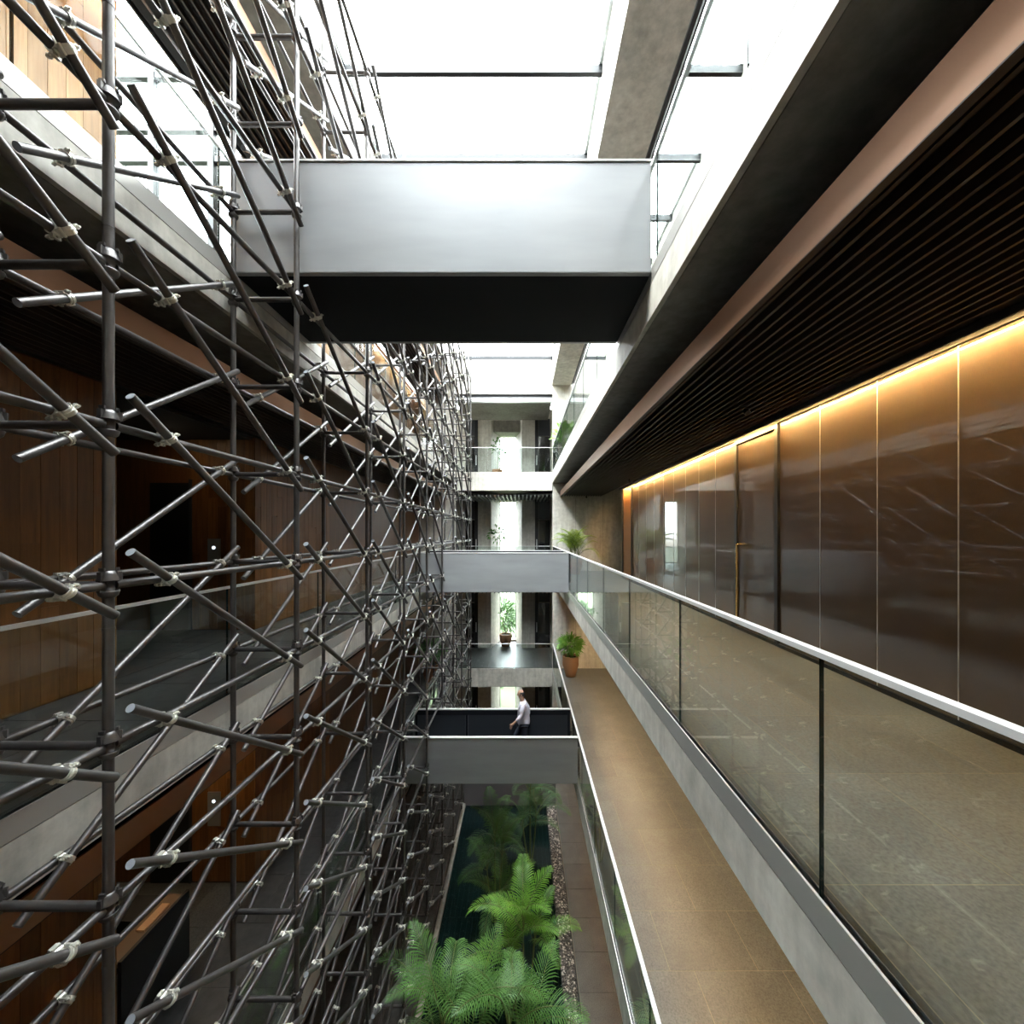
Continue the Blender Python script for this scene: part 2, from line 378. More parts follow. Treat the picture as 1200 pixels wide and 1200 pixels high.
for z,nm in ((F1,'first'),(F2,'second'),(F3,'third')):
    slat_ceiling(XWL+.02,XCL,Y0,YF-.01,z+CEIL+(0 if z!=F3 else -.03),'slatted dark ceiling over the left gallery, %s level'%nm,edge=XCL,n0=.05 if z!=F3 else .30)
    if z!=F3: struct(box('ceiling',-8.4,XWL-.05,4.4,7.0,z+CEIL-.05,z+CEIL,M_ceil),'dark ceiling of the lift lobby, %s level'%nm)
for z,nm in ((F1,'first'),(F2,'second')):
    c=struct(box('ceiling',XL,XR,YF+.32,20.8,z+CEIL+.1,z+CEIL+.14,M_ceil),'slatted ceiling of the far gallery, %s level'%nm)
    for i in range(24): sbox('slat',.05,2.9,.09,(XL+.1+.18*i,19.3,z+CEIL+.045),mat('grey_slat',(.16,.16,.16),.45,.3) if 'grey_slat' not in MATS else MATS['grey_slat'],c)
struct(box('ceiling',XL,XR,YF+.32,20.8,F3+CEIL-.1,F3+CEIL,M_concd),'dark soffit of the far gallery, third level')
# ------------------------------------------------------------------ roof
struct(box('ceiling',1.31,2.15,Y0,YF,SOF,SOF+1.5,M_conc),'concrete roof beam along the right of the skylight')
struct(box('ceiling',-3.55,-2.95,Y0,YF,SOF,SOF+1.5,M_conc),'concrete roof beam along the left of the skylight')
struct(box('ceiling',-4.9,-3.551,Y0,YF,SOF+.1,SOF+.6,M_conc),'roof slab over the left gallery')
struct(box('ceiling',XWR-.1,6.5,Y0,YF,GLZ-.3,GLZ+.2,M_conc),'roof slab over the right rooms')
struct(box('ceiling',-8.5,6.5,YF+.3,22.6,F3+CEIL+1.4,F3+CEIL+1.6,M_conc),'roof slab over the far gallery')
tr=struct(empty('trim_1',(2.2,6,SOF-.06)),'black lighting track beside the right roof beam')
box('track',2.16,2.22,Y0,YF-.1,SOF-.02,SOF+.10,M_blk,tr); box('track',2.25,2.28,Y0,YF-.1,SOF+.0,SOF+.08,M_blk,tr)
YSK=.5  # opaque slab up to here is added out of view to shade the nearest bridge
struct(box('ceiling',-2.949,XWR-.101,Y0,YSK,GLZ-.01,GLZ+.3,M_conc),'unseen concrete roof slab added before the skylights to shade the nearest footbridge')
def skylight(name,x0,x1,label):
    w=struct(empty(name,((x0+x1)/2,6,GLZ)),label)
    y=6.59-1.54*3; ys=[]
    while y<YF-.2: ys.append(y); y+=1.54
    for y in ys: box('mullion',x0,x1,y-.035,y+.035,GLZ-.11,GLZ+.03,M_blk,w)
    lim=[YSK]+ys+[YF]
    for a,b in zip(lim[:-1],lim[1:]):
        if b-a>.2: box('pane',x0,x1,a+.036,b-.036,GLZ+.0,GLZ+.016,M_sky,w)
    box('frame',x0,x0+.05,YSK,YF,GLZ+.031,GLZ+.07,M_lightmet,w); box('frame',x1-.05,x1,YSK,YF,GLZ+.031,GLZ+.07,M_lightmet,w)
skylight('window_1',-2.949,1.309,'main skylight over the atrium')
skylight('window_2',2.151,XWR-.101,'narrow skylight over the right gallery')

# ------------------------------------------------------------------ far cross wall and end galleries
wb=struct(MB().box(XR+.02,6.5,YF,YF+.3,F0-.13,GLZ+.4) and build(MB().box(XR+.02,6.5,YF,YF+.3,F0-.13,GLZ+.4),'wall_back',M_conc),'board marked concrete cross wall on the right of the far gallery')
for z in (F1,F2,F3):
    for i,x in enumerate((2.35,3.55)): box('joint',x-.006,x+.006,YF-.002,YF+.002,z,z+3.2,M_concd,wb)
struct(box('wall_back',-8.5,XL-.02,YF,YF+.3,-.13,GLZ+.4,M_conc),'concrete cross wall on the left of the far gallery')
up=struct(box('wall_back',XL-.02,XR+.02,YF,YF+.3,CZ+6.18,GLZ+.4,M_conc),'concrete wall above the far gallery under the skylight')
box('reveal',XL,XR,YF+.12,YF+.3,CZ+6.0,CZ+6.18,M_blk,up); box('metal_band',XL,XR,YF-.02,YF+.2,CZ+5.81,CZ+6.0,M_lightmet,up)
YP=20.85
for z,nm,h,k in ((F0,'ground',4.3-.82,3),(F1,'first',CEIL+.14,4),(F2,'second',CEIL+.14,5),(F3,'third',CEIL,6)):
    wbk=struct(empty('wall_back',(0,YP,z)),'end wall of the far gallery, %s level, with splayed concrete piers'%nm)
    zt=z+h-.002
    def pier(x0,x1,xw):  # splayed: front edge x0..x1, returns to window edge xw
        v=[(x0,YP),(x1,YP),(xw,22.2),(x0,22.2)]
        mb=MB(); V=[(a,b,z-.015) for a,b in v]+[(a,b,zt) for a,b in v]
        mb.add(V,[(0,3,2,1),(4,5,6,7),(0,1,5,4),(1,2,6,5),(2,3,7,6),(3,0,4,7)]); build(mb,'pier',M_conc,wbk)
    pier(-2.3,-1.62,-1.24); pier(.66,-.02,-.34)
    box('wall_infill',-8.5,-2.95,YP,22.2,z-.015,zt,M_conc,wbk); box('wall_infill',1.45,6.5,YP,22.2,z-.015,zt,M_conc,wbk)
    box('spandrel',-8.5,6.5,22.201,22.6,zt-(.02 if z!=F3 else .6),zt+.9,M_conc,wbk)
    box('infill',-8.5,-1.26,22.201,22.6,z-.015,zt-.03,M_conc,wbk); box('infill',-.32,6.5,22.201,22.6,z-.015,zt-.03,M_conc,wbk)
    if z==F3: box('spandrel',-1.62,-.02,21.2,22.19,zt-.62,zt,M_concd,wbk)
    w=struct(empty('window_%d'%k,(-.8,22.3,z)),'tall slit window at the end of the %s level gallery'%nm)
    box('frame',-1.26,-1.215,22.21,22.30,z,zt-.03,M_blk,w); box('frame',-.365,-.32,22.21,22.30,z,zt-.03,M_blk,w)
    box('sill',-1.214,-.366,22.21,22.3,z-.01,z+.06,M_blk,w); box('pane',-1.214,-.366,22.24,22.252,z+.06,zt-.03,M_sky,w)
    for s,(xa,xb) in ((0,(-2.95,-2.3)),(1,(.66,1.45))):
        d=struct(empty('door_%d'%(2*k+s),((xa+xb)/2,YP,z)),'black framed glazed door on the %s of the %s level far gallery'%(('left','right')[s],nm))
        fx0,fx1=(xb-.18,xb) if s==0 else (xa,xa+.18)
        box('stile',fx0+.002,fx1-.002,YP-.03,YP+.06,z,zt-.02,M_blk,d)
        ox0,ox1=(xa,fx0) if s==0 else (fx1,xb)
        box('leaf',ox0+.005,ox1-.005,YP,YP+.04,z+.02,z+2.35,M_dglass,d); box('overpanel',ox0+.005,ox1-.005,YP,YP+.04,z+2.38,zt-.02,M_blackpanel,d)
        hx=(fx0+fx1)/2
        build(MB().cyl((hx,YP-.075,z+.85),(hx,YP-.075,z+1.35),.018,8),'handle',M_rail,d)

# ------------------------------------------------------------------ closures
struct(box('wall_front',-8.5,6.5,Y0-.3,Y0-.001,-.13,GLZ+.4,M_conc),'wall behind the viewpoint')
struct(box('wall_right',6.5,6.7,Y0,22.6,-.13,GLZ+.4,M_conc),'outer wall beyond the right rooms')
struct(box('wall_left',-8.7,-8.5,Y0,22.6,-.13,F3-.02,M_conc),'outer wall beyond the left lobby')

# ------------------------------------------------------------------ right panelled wall, second level
ZC2=F2+CEIL-.02
wr=struct(box('wall_right',XWR+.02,XWR+.12,Y0,14.8,F2,ZC2,M_blk),'bronze glass panelled wall of the right gallery')
seams=[-4.5,-3.7,-2.9,-2.1,-1.3,-.5,.24,1.03,1.82,2.61,3.41,4.19,4.995,5.78]
pan2=[6.97,7.70,8.42,9.11,9.83,10.54,11.27,12.0,12.75,13.5]
def panel(a,b,z0,z1,parent,mt=M_bronze): box('panel',XWR,XWR+.018,a+.004,b-.004,z0,z1,mt,parent)
def seam(y,parent,z0=F2+.05,z1=ZC2-.03): box('seam_trim',XWR-.003,XWR+.0,y-.005,y+.005,z0,z1,M_fascia,parent)
for a,b in zip(seams[:-1],seams[1:]): panel(a,b,F2+.05,ZC2-.03,wr)
for y in seams[1:-1]: seam(y,wr)
for a,b in zip(pan2[:-1],pan2[1:]): panel(a,b,F2+.05,ZC2-.03,wr)
for y in pan2[1:-1]: seam(y,wr)
box('base_rail',XWR-.012,XWR+.019,Y0,14.8,F2,F2+.048,M_blk,wr); box('head_rail',XWR-.03,XWR+.019,Y0,14.8,ZC2-.028,ZC2+.01,M_blk,wr)
for y in (13.53,14.75): box('post',XWR-.04,XWR+.019,y-.045,y+.045,F2+.05,ZC2-.03,M_blk,wr)
panel(13.58,14.70,F2+.05,ZC2-.03,wr,M_brownpanel)
d=struct(empty('door_1',(XWR,6.37,F2)),'tall bronze glass door with long brass pull handle')
for y in (5.82,6.93): box('frame',XWR-.03,XWR+.019,y-.035,y+.035,F2+.05,ZC2-.03,M_blk,d)
box('frame',XWR-.03,XWR+.019,5.856,6.894,ZC2-.10,ZC2-.03,M_blk,d)
box('leaf',XWR,XWR+.018,5.86,6.89,F2+.055,ZC2-.105,M_bronze,d)
hb=MB(); hy=6.80; hx=XWR-.075
pts=[(XWR,hy,F2+.10),(hx+.02,hy,F2+.10),(hx,hy,F2+.12),(hx,hy,F2+1.44),(hx+.02,hy,F2+1.46),(XWR,hy,F2+1.46)]
for p,q in zip(pts[:-1],pts[1:]): hb.cyl(p,q,.019,12)
build(hb,'handle',M_brass,d)
# ground/first/third level right walls
w1=struct(box('wall_right',XWR+.02,XWR+.12,Y0,YF-.01,F1,F1+CEIL-.02,M_woodd),'timber wall of the right gallery, first level')
struct(box('wall_right',XWR+.02,XWR+.12,Y0,YF-.01,F0,F0+CEIL-.5,M_woodd),'timber wall of the right walkway, ground level')
w3=struct(box('wall_right',XWR+.02,XWR+.12,Y0,YF-.01,F3,GLZ-.3,M_woodd),'timber wall of the right gallery, third level')

# ------------------------------------------------------------------ left timber walls with lift lobby recess
random.seed(11)
YA,YB=4.5,6.83
for z,nm,mt in ((F0,'ground',M_woodd),(F1,'first',M_wood),(F2,'second',M_wood),(F3,'third',M_woodlit)):
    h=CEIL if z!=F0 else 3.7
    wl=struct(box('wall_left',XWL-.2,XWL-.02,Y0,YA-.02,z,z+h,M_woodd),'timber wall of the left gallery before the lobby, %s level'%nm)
    wl2=struct(box('wall_left',XWL-.2,XWL-.02,YB+.02,YF-.01,z,z+h,M_woodd),'timber wall of the left gallery beyond the lobby, %s level'%nm)
    wl3=None
    if z!=F3:
        wl3=struct(box('wall_left',-8.45,XWL-.202,YB+.02,YB+.2,z,z+h,M_woodd),'timber wall at the far side of the lift lobby, %s level'%nm)
        struct(box('wall_left',-8.45,XWL-.202,YA-.2,YA-.02,z,z+h,M_blackpanel),'near side wall of the lift lobby, %s level'%nm)
    if z==F0: continue
    pw=.155
    y=1.0 if z!=F3 else .9; 
    while y<YA-.01:
        ye=min(y+pw,YA); zz=z+.02; first=True
        while zz<z+h-.03:
            top=min(z+h-.02, zz+(random.uniform(.5,1.6) if first else random.uniform(1.2,2.2))); first=False
            if z+h-top<.25: top=z+h-.02
            sbox('plank',.02,ye-y-.004,round(top-zz-.004,2),(XWL-.01+random.uniform(-.002,.002),(y+ye)/2,(zz+top)/2),mt,wl); zz=top
        y=ye
    y=YB
    while y<9.4:
        ye=y+pw; cut=z+random.uniform(.8,2.4)
        for a,b in ((z+.02,cut),(cut,z+h-.02)): sbox('plank',.02,pw-.004,round(b-a-.004,2),(XWL-.01+random.uniform(-.002,.002),(y+ye)/2,(a+b)/2),mt,wl2)
        y=ye
    if wl3:
        x=XWL-.02
        while x>-5.62:
            xe=x-pw; cut=z+random.uniform(.8,2.4)
            for a,b in ((z+.02,cut),(cut,z+h-.02)): sbox('plank',pw-.004,.02,round(b-a-.004,2),((x+xe)/2,YB+.01,(a+b)/2),mt,wl3)
            x=xe
        dd=struct(empty('door_%d'%(20+int(z)),(-5.98,YB,z)),'black lift door at the far side of the lobby, %s level'%nm)
        box('leaf',-6.32,-5.66,YB-.02,YB+.018,z+.01,z+2.5,M_blk,dd); box('frame',-5.659,-5.62,YB-.03,YB+.018,z+.01,z+2.56,M_blackpanel,dd)
# third level lobby: glazed screen open to the sky
gw=struct(empty('window_9',(-6.3,YB+.1,F3)),'tall glazed screen behind the left gallery, third level')
for x in (-8.3,-7.33,-6.35,-5.33): box('mullion',x-.05,x+.05,YB+.02,YB+.14,F3,CZ+8.3,M_blk,gw)
for H in (2.75,4.4,6.42,6.95,7.86): box('transom',-8.4,XWL-.21,YB+.03,YB+.13,CZ+H-.05,CZ+H+.05,M_blk,gw)
for a,b in ((-8.25,-7.38),(-7.28,-6.4),(-6.3,-5.38),(-5.28,-4.77)): box('pane',a,b,YB+.07,YB+.082,F3+.1,CZ+8.2,M_sky,gw)

# ------------------------------------------------------------------ balustrades
def balustrade(x,y0,y1,z,joint0,side,label,pitch=1.62,h=1.10):
    rw=.022 if side=='right' else .012
    s=1 if side=='right' else -1; xg=x+s*.03
    t=thing('glass_balustrade',(xg,(y0+y1)/2,z),label,'balustrade')
    js=[]; y=joint0
    while y>y0+.1: y-=pitch
    while y<y1-.1:
        if y>y0+.1: js.append(y)
        y+=pitch
    lim=[y0]+js+[y1]
    for a,b in zip(lim[:-1],lim[1:]):
        mb=MB().box(xg-.007,xg+.007,a+.005,b-.005,z-.02,z+h-.021)
        for i in (2,4): mb.mi[i]=1
        build(mb,'glass_pane',[M_glassu if z==F3 else M_glass,M_gedge],t)
    box('handrail',xg-rw,xg+rw,y0,y1,z+h-.02,z+h+.006,M_rail,t)
    a,b=sorted((xg+s*.010,xg+s*.045)); box('base_channel',a,b,y0,y1,z-.004,z+.014,M_blk,t)
    return t
balustrade(XR,Y0,YF-.05,F2,1.81,'right','long clear glass balustrade with steel rail beside the nearest stone floor on the right')
balustrade(XR,Y0,YF-.05,F1,1.0,'right','clear glass balustrade on the right gallery one floor below, beside the tan floor')
balustrade(XR,Y0,YF-.05,F3,2.39,'right','clear glass balustrade on the upper right slab edge under the skylight')
balustrade(XL,Y0,YF-.05,F2,4.05,'left','clear glass balustrade behind the scaffold in front of dark timber wall, middle left gallery',pitch=1.8)
balustrade(XL,Y0,YF-.05,F1,4.05,'left','clear glass balustrade low behind the scaffold on the lower left gallery',pitch=1.8)
balustrade(XL,Y0,YF-.05,F3,2.34,'left','clear glass balustrade before the sunlit timber wall at the upper left',pitch=1.6)
def far_bal(z,label):
    t=thing('glass_balustrade',((XL+XR)/2,YF-.02,z),label,'balustrade')
    n=3; w=(XR-XL-.02)/n
    for i in range(n): 
        mb=MB().box(XL+.01+w*i+.005,XL+.01+w*(i+1)-.005,YF-.027,YF-.013,z+.012,z+1.079)
        for q in (3,5): mb.mi[q]=1
        build(mb,'glass_pane',[M_glass,M_gedge],t)
    box('handrail',XL+.01,XR-.01,YF-.035,YF-.005,z+1.08,z+1.10,M_rail,t)
far_bal(F3,'clear glass balustrade across the top far gallery, below the skylight')
far_bal(F2,'clear glass balustrade across the middle far gallery, half hidden by the footbridge')
far_bal(F1,'clear glass balustrade across the lower far gallery with the shiny floor')

# ------------------------------------------------------------------ footbridges
def bridge(z,y0,y1,label,bottom,dark_far=False):
    xa,xb=XL+.002,XR-.004
    t=thing('footbridge',((xa+xb)/2,(y0+y1)/2,z),label,'bridge')
    zb=z-bottom
    def parapet(ya,yb,name):
        m=MB().box(xa,xb,ya,yb,zb,z+1.085)
        o=build(m,name,M_plate,t)
        bv=o.modifiers.new('bevel','BEVEL'); bv.width=.012; bv.segments=2; return o
    parapet(y0,y0+.06,'near_parapet'); parapet(y1-.06,y1,'far_parapet')
    for ya in (y0-.012,y1-.072): box('handrail',xa,xb,ya,ya+.084,z+1.086,z+1.105,M_rail,t)
    box('deck',xa,xb,y0+.061,y1-.061,z-.03,z-.001,M_dstone,t)
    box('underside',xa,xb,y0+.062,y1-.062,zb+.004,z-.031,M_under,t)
    n=3; w=(xb-xa)/n
    for i in range(n):
        box('inner_panel',xa+w*i+.04,xa+w*(i+1)-.04,y1-.075,y1-.062,z+.08,z+.95,M_blackpanel,t)
    for i in range(n+1):
        x=min(max(xa+w*i,xa+.035),xb-.035)
        box('inner_stile',x-.034,x+.034,y1-.085,y1-.0755,z+.0,z+1.08,M_under,t)
    box('inner_rail',xa+.07,xb-.07,y1-.0855,y1-.0756,z+.955,z+1.08,M_under,t)
    return t
BY3=(4.09,5.62); BY1=(9.52,11.12); BY2=(11.33,12.9)
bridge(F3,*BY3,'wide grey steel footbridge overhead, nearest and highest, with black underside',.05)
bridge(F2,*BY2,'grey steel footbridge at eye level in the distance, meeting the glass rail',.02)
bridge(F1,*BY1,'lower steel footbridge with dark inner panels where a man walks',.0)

# ------------------------------------------------------------------ scaffold
XO,XI=-2.245,-2.876; YS0,BAY=2.176,1.815; L0=CZ-.28; PIT=.87
R=.0248
levels=list(range(-11,9)); bays=list(range(-1,9)); poles=list(range(-1,10))
yn=lambda n: YS0+BAY*n if n<9 else 17.50   # last bay is a short one against the cross wall
zk=lambda k: L0+PIT*k
sc=thing('scaffold',((XO+XI)/2,yn(4),0),'tall dark steel tube scaffold with galvanised clamps filling the left side','scaffold')
ZTOP=GLZ-.02
pm=MB().cyl((0,0,0),(0,0,ZTOP),R,16)
for z in (1.9,3.9,5.9,7.9,9.72,11.9,13.1,15.3): pm.cyl((0,0,z),(0,0,z+.012),R+.0022,16); 
pole_mesh=pm.mesh('pole',M_tube)
lm=MB().cyl((0,.032,0),(0,BAY-.032,0),R-.001,14)
for s,y in ((1,.036),(-1,BAY-.036)): lm.obox((0,y,0),Vector((.010,0,0)),Vector((0,.018,0)),Vector((0,0,.032)))
ledger_mesh=lm.mesh('ledger',M_tube)
tm=MB().cyl((XI+.032,0,0),(XO-.032,0,0),R-.001,14)
tm_mesh=tm.mesh('transom',M_tube)
cm=MB()
cm.lathe((0,0,0),[(R+.001,-.067),(.040,-.055),(.046,-.033),(.046,-.029),(.040,-.031),(R+.001,-.043),(R+.001,.024),(.045,.026),(.050,.026),(.049,.030),(.040,.060),(.034,.078),(R+.001,.080)],16)
for a in (.6,2.7,4.8):
    e=Vector((math.cos(a),math.sin(a),0)); q=Vector((-math.sin(a),math.cos(a),0))
    cm.obox(e*.047+Vector((0,0,.052)),e*.008,q*.010,Vector((0,0,.022)))
    cm.obox(e*.036+Vector((0,0,.088)),e*.006,q*.014,Vector((0,0,.008)))
cup_mesh=cm.mesh('cup',M_tube)
DX=.060
# braces in node-local coordinates (origin at pole n, level k): outer falls k+1 -> k away from viewer, inner rises
oc=(.314,1.572); ob=((.045,PIT+.186),(1.80,-.160))
def lerp(b,y): (ya,za),(yb,zb)=b; return za+(zb-za)*(y-ya)/(yb-ya)
def brace_geo(b,x): return MB().cyl((x,b[0][0],b[0][1]),(x,b[1][0],b[1][1]),R,16,capmi=1)
bo_=((.06,PIT+.178),(1.79,-.158)); bi_=((.06,-.172),(1.795,PIT+.148))
bo_mesh=brace_geo(bo_,DX).mesh('brace',[M_tube,M_capsky]); bi_mesh=brace_geo(bi_,DX).mesh('brace',[M_tube,M_capsky])
def solve(b,z):  # y where brace meets level z
    (ya,za),(yb,zb)=b; return ya+(yb-ya)*(z-za)/(zb-za)
def coupler_mesh(b):
    (ya,za),(yb,zb)=b; d=Vector((0,yb-ya,zb-za)).normalized(); mb=MB()
    x=Vector((1,0,0)); up=d.cross(x); 
    if up.z<0: up=-up
    # strap round the brace (open towards the ledger), with eye bolt on top
    c=Vector((DX,0,0))
    mb.strap(c,d,x,R+.0005,R+.0065,.034,-1.75,1.75,12)
    mb.strap(c,d,x,R+.0065,R+.0105,.008,-1.6,1.6,10)
    t=c+up*(R+.008)-x*.012
    for s in (1,-1):
        p=c+up*s*(R+.008)-x*.006
        mb.obox(p,x*.011,d*.017,up*.007)
    # bolt + nut (their own sub-part)
    p=c+up*(R+.012); bb=MB()
    bb.cyl(p-x*.035,p+x*.040,.0055,8); bb.cyl(p+x*.014,p+x*.027,.0125,6); bb.cyl(p+x*.027,p+x*.031,.008,8)
    p=c-up*(R+.010); mb.cyl(p-d*.02,p+d*.02,.007,8)
    # half coupler round the ledger
    y=Vector((0,1,0)); z=Vector((0,0,1))
    mb.strap((0,0,0),y,-x,R+.0005,R+.006,.036,-1.9,1.9,12)
    mb.strap((0,0,0),y,x,R+.0005,R+.006,.042,-1.1,1.1,8)
    p=-z*(R+.012); mb.cyl(p-x*.04,p+x*.022,.0055,8); mb.cyl(p-x*.030,p-x*.016,.0125,6); mb.obox(p+x*.006,x*.008,y*.018,z*.008)
    p=z*(R+.008); mb.obox(p,x*.012,y*.018,z*.006); mb.cyl(p-y*.02,p+y*.02,.007,8)
    mb.obox(Vector((DX/2,0,0)),x*.007,y*.02,z*.022)
    return mb.mesh('coupler',M_galv), bb.mesh('bolt',M_galv)
(co_mesh,co_bolt),(ci_mesh,ci_bolt)=coupler_mesh(bo_),coupler_mesh(bi_)
def hits(y0,y1,z0,z1):
    for (a,b),zf,zb in ((BY3,F3,.05),(BY2,F2,.02),(BY1,F1,0)):
        if y0<b-.005 and y1>a+.005 and z0<zf+1.16 and z1>zf-zb-.05: return True
    return False
items=[]   # (distance, kind, mesh, loc)
camp=Vector((0,0,CZ))
def want(kind,mesh,loc,mid): items.append(((Vector(mid)-camp).length,kind,mesh,Vector(loc)))
for n in poles:
    for x in (XO,XI):
        p=inst('pole',pole_mesh,(x,yn(n),0),sc)
        for k in levels: inst('cup',cup_mesh,(x,yn(n),zk(k)),p)
    for k in levels: want('transom',tm_mesh,(0,yn(n),zk(k)),((XO+XI)/2,yn(n),zk(k)))
slm=MB().cyl((0,.032,0),(0,yn(9)-yn(8)-.032,0),R-.001,14).mesh('ledger',M_tube)
for k in levels:
    for x in (XO,XI): want('ledger',slm,(x,yn(8),zk(k)),(x,yn(8)+.4,zk(k)))
for n in bays[:-1]:
    for k in levels:
        y=yn(n); z=zk(k)
        for x,bm_,bb,cpl in ((XO,bo_mesh,bo_,co_mesh),(XI,bi_mesh,bi_,ci_mesh)):
            led=not hits(y,y+BAY,z-.05,z+.05)
            if led: want('ledger',ledger_mesh,(x,y,z),(x,y+BAY/2,z))
            if k<levels[-1] and k>=levels[0] and not hits(y+.05,y+BAY-.05,z-.2,z+PIT+.25):
                want('brace',bm_,(x,y,z),(x,y+BAY/2,z+PIT/2))
                for dz in (0,PIT):
                    if not hits(y,y+BAY,z+dz-.05,z+dz+.05): want('coupler',cpl,(x,y+solve(bb,dz),z+dz),(x,y+solve(bb,dz),z+dz))
for kind in ('transom','ledger','brace','coupler'):
    its=sorted([i for i in items if i[1]==kind],key=lambda i:i[0])
    for _,_,m,l in its[:298]:
        o=inst(kind,m,l,sc)
        if kind=='coupler': inst('bolt',co_bolt if m is co_mesh else ci_bolt,l,o)
    rest=its[298:]
    if rest:
        mb=MB()
        if kind=='coupler': rest=rest+[(0,0,co_bolt if r[2] is co_mesh else ci_bolt,r[3]) for r in rest]
        for _,_,m,l in rest:
            o=len(mb.v); mb.v+=[tuple(v.co+l) for v in m.vertices]
            for f in m.polygons: mb.f.append(tuple(i+o for i in f.vertices)); mb.sm.append(f.use_smooth); mb.mi.append(f.material_index)
        mts=[M_galv] if kind=='coupler' else [M_tube,M_capsky]
        o=inst(kind,mb.mesh(kind,mts,recalc=False),(0,0,0),sc); o['kind']='stuff'
bpm=MB().box(-.075,.075,-.075,.075,0,.01)

# ------------------------------------------------------------------ lamps
def led(x,y0,y1,z,mt,label,w=.014,lip=.031):
    t=thing('linear_light',(x,(y0+y1)/2,z),label,'light')
    box('housing',x-w/2-.008,x+w/2+.008,y0,y1,z+.004,z+.035,M_blk,t)
    s=1 if x<0 else -1
    a,b=sorted((x+s*(w/2+.0085),x+s*(w/2+.0115))); box('lip',a,b,y0,y1,z-lip,z+.035,M_blk,t)
    box('diffuser',x-w/2,x+w/2,y0+.01,y1-.01,z,z+.0035,mt,t)
led(XWR-.14,Y0,14.7,F2+CEIL-.03,M_led,'warm linear ceiling light grazing the bronze panels on the right')
led(XWR-.14,Y0,YF-.2,F1+CEIL-.03,M_led1,'warm linear light under the slab over the tan floor, lower right',lip=.02)
led(XWR-.14,Y0,YF-.2,F0+CEIL-.48,M_led0,'warm linear light over the ground walkway beside the pool',lip=-.0045)
led(XWL+.16,Y0,YF-.2,F3+CEIL-.06,M_led3,'warm linear light grazing the timber wall at the upper left')
def downlight(x,y,z,label,mt=M_spot,r=.05):
    t=thing('downlight',(x,y,z),label,'light'); build(MB().cyl((x,y,z+.0),(x,y,z+.03),r+.012,16),'housing',M_blk,t); build(MB().cyl((x,y,z-.004),(x,y,z-.0005),r,16),'lens',mt,t)
downlight(-5.5,6.2,F1+CEIL-.08,'round warm downlight over the lower left lift lobby, behind the desk')
downlight(-5.5,6.2,F2+CEIL-.08,'round warm downlight in the middle left lift lobby',r=.02)
downlight(-5.2,5.2,F1+CEIL-.08,'round warm downlight over the reception desk, lower left')
def spot(x,y,z,label):
    t=thing('ceiling_spot',(x,y,z),label,'light')
    build(MB().cyl((x,y,z-.05),(x,y,z),.012,8),'stem',M_blk,t); build(MB().cyl((x,y-.05,z-.10),(x,y+.03,z-.05),.035,12),'head',M_blk,t)
spot(2.75,17.2,F2+CEIL,'small black ceiling spot before the far concrete wall, eye level gallery')
spot(3.2,12.0,F2+CEIL,'small black ceiling spot on the slats near the bronze wall, farther one')
spot(2.9,5.2,F2+CEIL,'small black ceiling spot on the slats above the brass handled door')

# ------------------------------------------------------------------ lobby furniture
t=thing('reception_desk',(-4.9,5.0,F1),'black reception desk with brown top, lower left behind the scaffold','desk')
box('front_panel',-4.57,-4.53,4.53,5.46,F1+.001,F1+1.10,M_blk,t)
box('end_panel',-5.30,-4.571,5.42,5.46,F1+.001,F1+1.02,M_blk,t)
box('counter_top',-4.80,-4.571,4.53,5.419,F1+1.03,F1+1.075,mat('desk_top',(.16,.10,.055),.4),t)
box('work_top',-5.45,-4.801,4.53,5.419,F1+.72,F1+.75,M_blk,t)
box('monitor_box',-5.30,-4.82,5.05,5.38,F1+.751,F1+1.06,M_blk,t)
tag(box('sign_tray',-4.72,-4.62,4.90,5.26,F1+1.0755,F1+1.095,M_paper),'small pale wooden tray lying on the reception desk top','tray')
for z,nm in ((F1,'lower lobby wall beside the desk'),(F2,'middle level lobby wall')):
    t=thing('call_panel',(-5.25,YB-.01,z+1.1),'grey lift call panel with lit button on the %s'%nm,'switch')
    box('plate',-5.34,-5.13,YB-.025,YB-.001,z+.98,z+1.55,M_btn,t); build(MB().cyl((-5.235,YB-.03,z+1.40),(-5.235,YB-.0255,z+1.40),.028,12),'button',M_btnlit,t)

# ------------------------------------------------------------------ pool water, gravel
tag(box('pool_water',-2.14,.90,Y0,15.18,-.05,-.04,M_water),'still dark water of the long reflecting pool','water',kind='stuff')
box_g=MB(); random.seed(5)
ico=[(0,0,1),(.894,0,.447),(.276,.851,.447),(-.724,.526,.447),(-.724,-.526,.447),(.276,-.851,.447),(.724,.526,-.447),(-.276,.851,-.447),(-.894,0,-.447),(-.276,-.851,-.447),(.724,-.526,-.447),(0,0,-1)]
icf=[(0,1,2),(0,2,3),(0,3,4),(0,4,5),(0,5,1),(1,6,2),(2,7,3),(3,8,4),(4,9,5),(5,10,1),(6,7,2),(7,8,3),(8,9,4),(9,10,5),(10,6,1),(11,7,6),(11,8,7),(11,9,8),(11,10,9),(11,6,10)]
for i in range(9000):
    y=random.uniform(5.0,15.15); x=random.uniform(.93,1.23); s=random.uniform(.016,.034); a=random.random()*6.28
    sx,sy,sz=s*random.uniform(.8,1.3),s,s*.7; ca,sa=math.cos(a),math.sin(a); zz=-.05+random.uniform(0,.02)
    mi=random.choices((0,1,2),(.55,.28,.17))[0]
    box_g.add([(x+sx*p*ca-sy*q*sa,y+sx*p*sa+sy*q*ca,zz+sz*r_) for p,q,r_ in ico],icf,True,mi)
box_g.box(.90,1.269,Y0,15.19,-.089,-.05,0)
